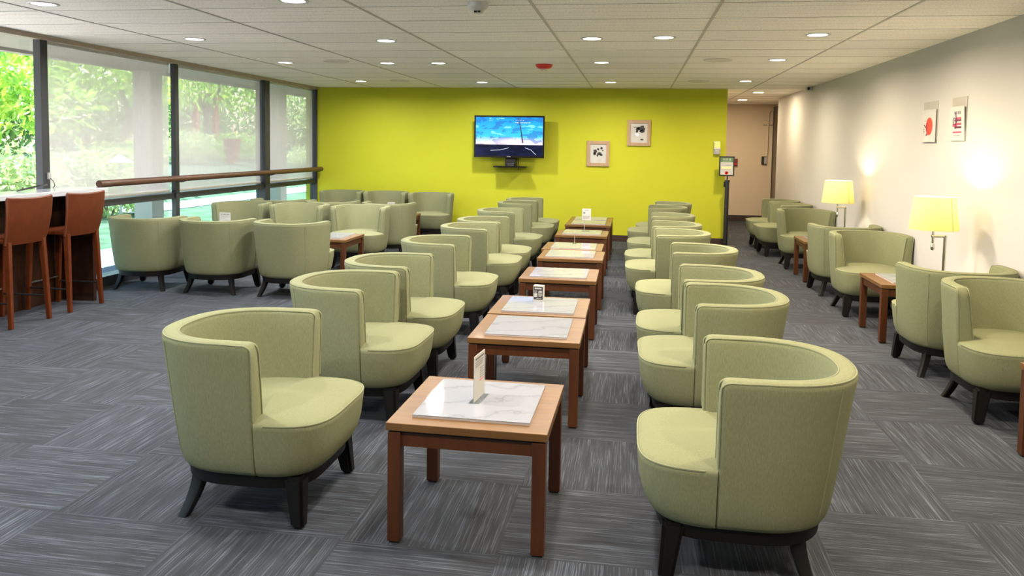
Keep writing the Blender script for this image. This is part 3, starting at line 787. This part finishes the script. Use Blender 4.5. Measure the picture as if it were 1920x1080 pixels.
# corridor fittings
t = thing('fire_alarm_pull', 'small dark red alarm pull on the corridor end wall beside the sign post', 'alarm', (2.075, YC, 1.24))
mesh('box', box(B(), -.055, .055, -.045, .003, -.075, .075, .006), M['pull_red'], t); mesh('handle', box(B(), -.035, .035, -.055, -.045, -.05, -.02, .003), M['red_ink'], t)
t = thing('card_reader', 'black switch box on the corridor end wall beside the door', 'switch', (2.66, YC, 1.29))
mesh('box', box(B(), -.05, .05, -.04, .003, -.085, .085, .006), M['black'], t); mesh('face_plate', box(B(), .0, .05, -.046, -.04, -.07, .07, .003), M['grey_plastic'], t)
t = thing('conduit', 'thin brown conduit pipe bending along the top of the corridor end wall', 'pipe', (2.72, YC-.018, 0))
c = B(); tube(c, [(0, 0, 1.38), (0, 0, 2.20), (.01, 0, 2.28), (.04, -.01, 2.33), (.11, -.02, 2.345)], .016, 10); mesh('pipe', c, M['beige'], t, 50)
mesh('clip', box(B(), -.10, .12, -.006, .018, 2.02, 2.035), M['door_wood'], t)

# ------------------------------------------------------------------ right wall posters
def poster(y0, y1, z0, z1, back, label, tilt, draw):
    yc = (y0+y1)/2
    t = thing('poster', label, 'poster', (XR, yc, (z0+z1)/2), 0, 'paper posters on the right wall')
    hy, hz = (y0-y1)/2, (z1-z0)/2
    mesh('backing_sheet', box(B(), -.006, .002, -hy-.005, hy, -hz+.02, hz+back), M['grey_card'], t)
    mm = Matrix.Translation((-.016, 0, 0)) @ Matrix.Rotation(tilt, 4, 'Y')
    mesh('paper_sheet', box(B(), -.0015, .0015, -hy, hy, -hz, hz, mat=mm), M['paper'], t)
    draw(t, mm, hy, hz)
M['grey_card'] = simple('grey_card', (.36, .345, .31), .7)
def rect(bm, mm, ya, yb, za, zb, d=-.0024): box(bm, d, d+.001, min(ya, yb), max(ya, yb), min(za, zb), max(za, zb), mat=mm)
def disc(bm, mm, y, z, r, d=-.0024, n=36):
    tb = B(); lathe(tb, [(r, d), (r, d+.001)], n, (0, y, z), 'x'); merge(bm, tb, mm)
def d1(t, mm, hy, hz):
    b = B(); disc(b, mm, -.018, -.005, .078); mesh('red_disc', b, M['red_ink'], t)
    b = B(); tube(b, [mm @ Vector((-.003, y, z)) for y, z in ((.10, .01), (.06, -.01), (.03, -.03), (.02, -.06), (.04, -.085))], .004, 6)
    tube(b, [mm @ Vector((-.003, y, z)) for y, z in ((.05, -.015), (.03, .015), (.02, .03))], .003, 6)
    for y, z in ((.09, .045), (.105, -.03), (.10, -.05)): rect(b, mm, y-.006, y+.006, z-.005, z+.005)
    mesh('branch_drawing', b, M['plum_ink'], t)
def d2(t, mm, hy, hz):
    b = B()
    for za, zb in ((.035, .05), (-.012, .005), (-.075, -.063)): rect(b, mm, -.085, .085 if za < -.05 else .0, za, zb)
    rect(b, mm, .0, .085, -.025, .0); mesh('magenta_bars', b, M['pink_ink'], t)
    b = B()
    for za, zb in ((.018, .033), (-.038, -.022)): rect(b, mm, -.085, .05, za, zb, -.0026)
    tube(b, [mm @ Vector((-.003, .02, .09)), mm @ Vector((-.003, .0, .02)), mm @ Vector((-.003, .03, -.04))], .004, 6)
    tube(b, [mm @ Vector((-.003, .045+.028*math.cos(a), .02+.028*math.sin(a))) for a in np.linspace(0, 6.28, 20)], .003, 5)
    mesh('dark_bars', b, M['plum_ink'], t)
    b = B()
    for k in range(4): rect(b, mm, .05-.034*k, .028-.034*k, .075, .098)
    rect(b, mm, .06, -.05, -.098, -.093); mesh('printing', b, M['dark_ink'], t)
poster(7.56, 7.235, 1.605, 1.890, .07, 'paper poster with a red disc and dark branch on the right wall', 0., d1)
poster(6.92, 6.635, 1.612, 1.886, .075, 'paper poster with magenta and dark bars on the right wall', math.radians(-3), d2)

# ------------------------------------------------------------------ floor lamps
def lamp(x, y, label):
    t = thing('floor_lamp', label, 'lamp', (x, y, 0), 0, 'floor lamps along the right wall')
    px, py = .085, -.0
    mesh('base', lathe(B(), [(.105, 0), (.105, .012), (.09, .02), (.012, .024)], 32, (px, py, 0)), M['chrome'], t, 40)
    p = B(); tube(p, [(px, py, .02), (px, py, .893)], .0115, 12); mesh('pole', p, M['chrome'], t, 40)
    p = B(); tube(p, [(px+.012, py, .885), (-.012, py, .885)], .010, 10); mesh('swing_arm', p, M['chrome'], t, 40)
    p = B(); tube(p, [(0, 0, .80), (0, 0, 1.02)], .0085, 10); mesh('stem', p, M['chrome'], t, 40)
    mesh('switch_knob', lathe(B(), [(0, .775), (.012, .78), (.014, .80), (.012, .825), (.009, .83)], 14), M['chrome'], t, 40)
    s = B(); n = 48
    for sg in (0, 1):
        pass
    prof = [(.170, .937), (.172, .936), (.141, 1.184), (.139, 1.184), (.169, .938)]
    lathe(s, prof, n); 
    for f_ in [f_ for f_ in s.faces if len(f_.verts) > 4]: s.faces.remove(f_)
    sh = mesh('lamp_shade', s, M['lampshade'], t, 40)
    a = math.radians(-62)
    q = B(); tube(q, [(.1735*math.cos(a), .1735*math.sin(a), .938), (.1425*math.cos(a), .1425*math.sin(a), 1.183)], .0025, 6); mesh('shade_seam', q, M['shade_seam'], sh)
    r = B()
    for k in range(3):
        b_ = 2*PI*k/3+.4; tube(r, [(0, 0, 1.02), (.140*math.cos(b_), .140*math.sin(b_), 1.17)], .002, 5)
    mesh('shade_spider', r, M['chrome'], t)
    mesh('lamp_holder', lathe(B(), [(.009, 1.00), (.02, 1.01), (.024, 1.03), (.034, 1.066), (.034, 1.072), (0, 1.068)], 20), M['white_plastic'], t, 40)
    mesh('bulb', lathe(B(), [(.012, 1.069), (.018, 1.08), (.029, 1.10), (.032, 1.12), (.022, 1.14), (0, 1.147)], 18), M['bulb'], t, 60)
    return t
lamp(2.238, 6.30, 'nearer chrome floor lamp with a glowing cone shade by the right wall')
lamp(2.255, 9.20, 'farther chrome floor lamp with a glowing cone shade by the right wall')
# ------------------------------------------------------------------ ceiling fittings
DL = [(-4.11, 4.965), (-2.265, 4.97), (-.396, 4.95), (1.44, 4.93), (-4.05, 6.764), (-2.269, 6.941), (-.396, 6.874), (.216, 6.832), (1.437, 6.726),
      (-4.106, 8.786), (-2.88, 8.852), (-2.268, 8.856), (-.395, 8.811), (1.442, 8.565), (-4.123, 11.417), (-2.283, 11.542), (-.377, 11.469), (1.475, 11.22),
      (-2.27, 1.2), (-.396, 1.2), (1.44, 1.2), (-4.1, 3.1), (-2.27, 3.1), (-.396, 3.1), (1.44, 3.1)]  # rows out of view: beams without fittings, added for illumination
def where(i, x, y):
    col = ['above the window side', 'left of the television', 'right of the television', 'near the right wall'][min(3, max(0, int(round((x+4.1)/1.84))))]
    row = 'nearest row' if y < 6 else 'second row' if y < 7.5 else 'third row' if y < 10 else 'row by the green wall'
    if i == 7: return 'round downlight in the ceiling, second row, close pair with its left neighbour'
    if i == 10: return 'round downlight in the ceiling, third row, close pair with its right neighbour'
    return 'round downlight in the ceiling, %s, %s' % (row, col)
PROTO = None
for i, (x, y) in enumerate(DL):
    if y > 4.5:
        if PROTO is None:
            t = thing('downlight', where(i, x, y), 'ceiling light', (x, y, H), 0, 'round ceiling downlights')
            mesh('trim_ring', lathe(B(), [(.078, -.004), (.096, -.006), (.100, -.001), (.100, .002), (.078, .002), (.078, -.004)], 36), M['white_plastic'], t, 40)
            mesh('lens', lathe(B(), [(0, -.0035), (.079, -.0035), (.079, .002)], 36), M['down_glow'], t, 40)
            PROTO = t
        else: dup(PROTO, (x, y, H), 0, where(i, x, y), 'round ceiling downlights')
    L = bpy.data.lights.new('downlight_beam', 'AREA'); L.shape = 'DISK'; L.size = .15; L.spread = math.radians(170)
    warm = min(1, max(0, (x+2.)/3.5))
    L.color = (1., .95-.14*warm, .88-.31*warm); L.energy = 19.*(1.12 if x > 1.3 else 1.)
    o = bpy.data.objects.new('downlight_beam', L); link(o); o.location = (x, y, H-.012)
for i, (x, y) in enumerate([(1.971, 13.40), (1.983, 15.43)]):
    t = thing('strip_light', 'small rectangular corridor ceiling light, %s the green wall' % ('nearer' if i == 0 else 'farther from'), 'ceiling light', (x, y, H), 0, 'corridor ceiling lights')
    mesh('frame', box(B(), -.09, .09, -.09, .09, -.006, -.0005, .002), M['white_plastic'], t); mesh('lens', box(B(), -.075, .075, -.075, .075, -.009, -.006), M['strip_glow'], t)
    L = bpy.data.lights.new('corridor_beam', 'AREA'); L.shape = 'SQUARE'; L.size = .14; L.color = (1., .80, .52); L.energy = 15.
    o = bpy.data.objects.new('corridor_beam', L); link(o); o.location = (x, y, H-.015)
for (x, y, lab) in [(-3.413, 8.62, 'flush round ceiling speaker near the windows, nearer of two'), (.835, 8.558, 'flush round ceiling speaker right of the television, nearer of two'),
                    (-3.477, 11.3, 'flush round ceiling speaker near the windows, farther of two'), (.846, 11.242, 'flush round ceiling speaker right of the television, farther of two')]:
    t = thing('ceiling_speaker', lab, 'speaker', (x, y, H), 0, 'round ceiling speakers')
    mesh('rim', lathe(B(), [(.125, -.004), (.138, -.012), (.15, -.006), (.15, .001), (.125, .001), (.125, -.004)], 40), M['ceiling_paint'] if 'ceiling_paint' in M else M.setdefault('ceiling_paint', simple('ceiling_white_paint', (.62, .59, .54), .6)), t, 40)
    mesh('grille', lathe(B(), [(0, -.005), (.126, -.004), (.126, .001)], 40), M['ceiling_paint'], t, 40)
t = thing('fire_alarm_strobe', 'red round alarm strobe on the ceiling before the television', 'alarm', (-1.064, 9.04, H))
mesh('body', lathe(B(), [(.098, -.008), (.098, -.012), (.085, -.035), (.055, -.05), (0, -.052)], 32), M['red_plastic'], t, 40)
mesh('mounting_ring', lathe(B(), [(.10, .001), (.10, -.009)], 32), M['red_plastic'], t, 40)
for s in (-.022, .022): mesh('strobe_lens', lathe(B(), [(.016, -.045), (.018, -.055), (.012, -.068), (0, -.072)], 16, (s, 0, 0)), M['white_plastic'], t, 50)
t = thing('smoke_detector', 'white round smoke detector on the ceiling at the top picture edge', 'detector', (-1.047, 5.13, H))
mesh('body', lathe(B(), [(.07, .001), (.07, -.02), (.058, -.04), (.035, -.055), (.03, -.07), (0, -.072)], 30), M['white_plastic'], t, 40)
for s in (-.012, .012): mesh('vent_slot', box(B(), s-.009, s+.009, -.036, -.028, -.069, -.058), M['black'], t)
t = thing('security_camera', 'small white security camera with a black lens high on the right wall', 'camera', (XR, 12.2, H-.01))
mesh('mount', lathe(B(), [(.025, -.07), (.025, -.001)], 16, (0, 0, -.02), 'x'), M['white_plastic'], t, 40)
mesh('body', lathe(B(), [(0, -.062), (.030, -.06), (.036, -.045), (.036, .03), (.028, .05), (0, .055)], 22, (-.06, 0, -.02), 'y'), M['white_plastic'], t, 40)
mesh('lens', lathe(B(), [(0, -.067), (.019, -.066), (.021, -.060)], 20, (-.06, 0, -.02), 'y'), M['gloss_black'], t, 40)

# ------------------------------------------------------------------ outside
def ground_z(x, y):
    d = max(0., -11.5 - x); return -.06 + .95*(1-math.exp(-d/4.)) if d > 0 else -.06
gr = B(); xs = [-7.4, -8.5, -10.2, -11.5, -12.5, -13.5, -15, -17, -20, -25, -32, -45, -70]; ys = [-20, 0, 8, 14, 20, 28, 40, 60, 90, 140]
V = [[gr.verts.new((x, y, ground_z(x, y))) for y in ys] for x in xs]
for a, b in zip(V, V[1:]):
    for i in range(len(ys)-1): gr.faces.new((a[i], a[i+1], b[i+1], b[i]))
struct(mesh('lawn', gr, M['lawn']), 'sunny lawn rising away from the windows')
struct(mesh('pavement', box(B(), -7.42, -5.56, -20, 60, -.3, -.045), M['concrete']), 'pale paved strip outside the windows')
struct(mesh('bounce_slab', box(B(), -17., -7.43, -20, 7.2, -.3, -.04), simple('pale_bounce_slab', (.72, .68, .63), .85, scale=2)), 'unseen pale slab outside the nearer windows, added to bounce sunlight in')  # unseen slab added to bounce sunlight up onto the ceiling
struct(mesh('garden_path', box(B(), -11.6, -10.3, 15.2, 90, -.2, -.045), M['concrete']), 'pale garden path crossing the lawn')
struct(mesh('overhang', box(box(B(), -7.62, -5.50, -8, 22, 2.60, 2.72), -7.66, -7.5, -8, 22, 2.56, 2.95), M['column']), 'plain roof overhang outside the windows')
for y, lab in ((6.65, None), (11.0, None), (15.35, None)):
    struct(mesh('exterior_column', box(B(), -7.52, -7.22, y-.15, y+.15, -.06, 2.62, .01), M['column']), 'square plaster column outside the windows')
struct(mesh('planting_bed', lathe(B(), [(2.1, -.15), (1.9, .25), (1.5, .62), (.8, .80), (0, .84)], 30, (-12.3, 13.2, 0)), M['mulch'], None, 60), 'brown mulch bed outside the wide window bay')

def leaves(name, blobs, n, size, mat, seed, parent=None, squash=.8):
    rng = np.random.default_rng(seed); vs, fs = [], []
    wts = np.array([b[3]*b[4]*b[5] for b in blobs]); wts /= wts.sum()
    for _ in range(n):
        b = blobs[rng.choice(len(blobs), p=wts)]
        d = rng.normal(size=3); d /= np.linalg.norm(d); r = rng.random()**.38
        c = np.array(b[:3]) + d*np.array(b[3:6])*r
        a = rng.normal(size=3); a[2] -= .4; a /= np.linalg.norm(a); q = np.cross(a, rng.normal(size=3)); q /= np.linalg.norm(q); nn = np.cross(a, q)
        L = size*(.6+.8*rng.random()); W = L*.36; k = len(vs)
        vs += [c, c+a*L*.5+q*W*.5+nn*W*.12, c+a*L, c+a*L*.5-q*W*.5+nn*W*.12]; fs += [(k, k+1, k+2, k+3)]
    me = bpy.data.meshes.new(name); me.from_pydata([tuple(v) for v in vs], [], fs); me.materials.append(mat)
    o = bpy.data.objects.new(name, me); return link(o, parent)
def tree(loc, h, blobs, n, size, mat, seed, label, trunk_r=.12, lean=(0, 0), kind='tree'):
    t = thing(kind, label, kind, loc, 0, 'trees outside the windows')
    leaves('foliage', blobs, n, size, mat, seed, t)
    b = B(); tube(b, [(0, 0, -.1), (lean[0]*.4, lean[1]*.4, h*.4), (lean[0], lean[1], h)], [trunk_r, trunk_r*.8, trunk_r*.55], 10)
    for k in range(4):
        a = k*1.7+seed; tube(b, [(lean[0]*.6, lean[1]*.6, h*.6), (lean[0]+.8*math.cos(a), lean[1]+.8*math.sin(a), h+.5)], [trunk_r*.5, trunk_r*.25], 8)
    mesh('trunk', b, M['bark'], t, 50); return t
def shrub(loc, r, hgt, n, size, mat, seed, label):
    t = thing('shrub', label, 'shrub', loc, 0, 'shrubs outside the windows')
    leaves('foliage', [(0, 0, hgt*.45, r[0], r[1], hgt*.55), (r[0]*.3, r[1]*.35, hgt*.5, r[0]*.6, r[1]*.6, hgt*.5), (-r[0]*.3, -r[1]*.4, hgt*.45, r[0]*.6, r[1]*.6, hgt*.5)], n, size, mat, seed, t)
    b = B()
    for k in range(5):
        a = k*1.26; tube(b, [(.05*math.cos(a), .05*math.sin(a), -.05), (r[0]*.5*math.cos(a), r[1]*.5*math.sin(a), hgt*.6)], [.02, .01], 6)
    mesh('stems', b, M['bark'], t, 50); return t
tree((-12.9, 12.9, .7), 2.1, [(0, -.6, 2.0, 1.5, 1.7, .9), (.3, 1.0, 1.9, 1.2, 1.5, 1.0), (0, -2.4, 1.6, 1.3, 1.5, 1.0), (-.4, .2, 3.0, 1.6, 2.6, .9), (.4, 2.3, 1.6, .9, 1.0, .8)], 3000, .30, M['leaf'], 1, 'large leafed bright green tree outside the wide window bay', .10)
tree((-15.5, 21.2, .55), 2.6, [(0, 0, 3.2, 2.2, 2.6, 1.0), (.5, 2.2, 2.9, 1.5, 1.8, .9), (0, -2.0, 2.9, 1.5, 1.6, .9)], 2300, .24, M['leaf'], 2, 'leaning grey trunked tree seen behind the outside column', .17, (.3, 1.3))
tree((-19.5, 33.5, .8), 3.0, [(0, 0, 3.4, 2.5, 3.0, 1.2), (0, 3.5, 3.2, 2.2, 2.5, 1.2), (0, -3., 3.2, 2., 2.2, 1.)], 2400, .30, M['leaf'], 3, 'tall green tree arching over the red gate', .2)
tree((-17.5, 42., .8), 3.0, [(0, 0, 2.6, 2.0, 3.0, 1.6), (0, 3.5, 2.6, 2.0, 3.0, 1.5)], 2000, .30, M['leaf_shrub'], 4, 'pale green tree seen through the corner window bay', .18)
for i, (x, y, s, lab) in enumerate([(-25, 18, 1., 'dark evergreen tree far left beyond the mulch bed'), (-27, 29, 1.05, 'dark evergreen tree far behind the leaning trunk'), (-31, 40.5, 1.05, 'dark evergreen tree far left of the red gate'),
                                     (-32, 52, 1.05, 'dark evergreen tree straight behind the red gate'), (-30, 63.5, 1.05, 'dark evergreen tree far right of the red gate'), (-26, 76, 1.15, 'dark evergreen tree farthest along the lawn')]):
    tree((x, y, .85), 2.5*s, [(0, 0, 2.4*s, 3.2*s, 4.2*s, 2.5*s), (.5, 2.6*s, 2.0*s, 2.6*s, 2.3*s, 2.1*s), (.5, -2.6*s, 2.0*s, 2.6*s, 2.3*s, 2.1*s)], 2300, .55, M['leaf_dark'], 20+i, lab, .25)
shrub((-10.7, 14.6, -.05), (.85, 1.2), 1.45, 2300, .15, M['leaf_shrub'], 31, 'pale rounded shrub on the mulch bed beside the path light')
shrub((-10.7, 11.9, -.05), (.9, 1.15), 1.55, 2300, .15, M['leaf_shrub'], 32, 'pale rounded shrub seen through the bare pane above the bar')
shrub((-14., 19.8, .42), (.9, 1.5), 1.15, 1500, .15, M['leaf'], 33, 'green rounded shrub left of the outside column')
shrub((-17., 27.9, .72), (.9, 1.3), 1.25, 1500, .16, M['leaf_shrub'], 34, 'rounded shrub on the left of the red pot')
shrub((-18., 33.5, .78), (1., 2.0), 1.2, 1700, .17, M['leaf'], 35, 'wide rounded shrub on the right of the red pot')
shrub((-14.5, 33.5, .5), (.8, 1.6), .9, 1200, .16, M['leaf_shrub'], 36, 'rounded shrub seen through the corner window bay')
t = thing('path_light', 'mushroom topped garden path light outside the wide window bay', 'lamp', (-9.0, 12.61, 0.))
mesh('post', lathe(B(), [(.018, -.1), (.018, 1.12)], 12), M['grey_plastic'], t, 40)
mesh('cone_top', lathe(B(), [(0, 1.245), (.03, 1.235), (.205, 1.118), (.20, 1.112), (0, 1.13)], 28), M['white_plastic'], t, 40)
t = thing('red_gate', 'faded red timber gate frame in the garden', 'gate', (-22., 37.7, .8))
for y in (-.95, .95): mesh('post', box(B(), -.11, .11, y-.16, y+.16, -.1, 3.0), M['red_paint'], t)
mesh('crossbeam', box(B(), -.12, .12, -1.6, 1.6, 2.75, 3.05), M['red_paint'], t)
t = thing('plant_pot', 'red garden pot between two shrubs outside', 'pot', (-16.3, 29.9, .62))
mesh('pot', lathe(B(), [(.20, 0.), (.25, .3), (.33, .85), (.36, .90), (.36, 1.0), (.30, 1.0), (.28, .9)], 28), M['red_paint'], t, 40)

# ------------------------------------------------------------------ daylight
W = bpy.data.worlds.new('World'); bpy.context.scene.world = W; W.use_nodes = True
nt = W.node_tree; nt.nodes.clear()
sky = nt.nodes.new('ShaderNodeTexSky'); sky.sky_type = 'NISHITA'; sky.sun_disc = False; sky.sun_elevation = math.radians(55); sky.sun_rotation = math.radians(20)
sky.air_density = 1.0; sky.dust_density = 2.5
bg = nt.nodes.new('ShaderNodeBackground'); bg.inputs[1].default_value = .6
wo = nt.nodes.new('ShaderNodeOutputWorld'); nt.links.new(sky.outputs[0], bg.inputs[0]); nt.links.new(bg.outputs[0], wo.inputs[0])
L = bpy.data.lights.new('sun', 'SUN'); L.energy = 20.0; L.angle = math.radians(.6); L.color = (1., .96, .88)
o = bpy.data.objects.new('sun', L); link(o); o.location = (-12, 20, 12)
o.rotation_euler = Vector((-.42, .55, .85)).to_track_quat('Z', 'Y').to_euler()
for y in (-1.2, 1.0, 3.2, 5.35, 7.5, 9.7, 11.8):
    L = bpy.data.lights.new('window_portal', 'AREA'); L.shape = 'RECTANGLE'; L.size = 2.2; L.size_y = 2.05; L.cycles.is_portal = True
    o = bpy.data.objects.new('window_portal', L); link(o); o.location = (XG-.05, y, 1.25); o.rotation_euler = (0, math.radians(-90), 0)

# ------------------------------------------------------------------ camera
cam = bpy.data.cameras.new('camera'); co = bpy.data.objects.new('camera', cam); link(co)
f, pitch, yaw, roll = 1466.8107, .0659, .1551, .0158
cam.sensor_fit = 'HORIZONTAL'; cam.sensor_width = 36.; cam.lens = 36.*f/1920.; cam.shift_x = 0.; cam.shift_y = -(540.-369.8)/1920.
cam.clip_start = .05; cam.clip_end = 400.
cy, sy, cp, sp = math.cos(yaw), math.sin(yaw), math.cos(pitch), math.sin(pitch)
fw = Vector((-sy*cp, cy*cp, -sp)); r = Vector((cy, sy, 0.)); u = r.cross(fw)
c, s = math.cos(roll), math.sin(roll); r2 = c*r + s*u; u2 = -s*r + c*u
mw = Matrix((( r2.x, u2.x, -fw.x, 0.), (r2.y, u2.y, -fw.y, 0.), (r2.z, u2.z, -fw.z, 1.5169), (0, 0, 0, 1)))
co.matrix_world = mw
sc = bpy.context.scene; sc.camera = co
sc.view_settings.view_transform = 'Standard'; sc.view_settings.look = 'None'; sc.view_settings.gamma = 1.; sc.view_settings.use_curve_mapping = False
sc.view_settings.exposure = 1.2
sc.cycles.use_denoising = True
sc.cycles.max_bounces = 8; sc.cycles.diffuse_bounces = 4; sc.cycles.transparent_max_bounces = 24; sc.cycles.sample_clamp_indirect = 6.
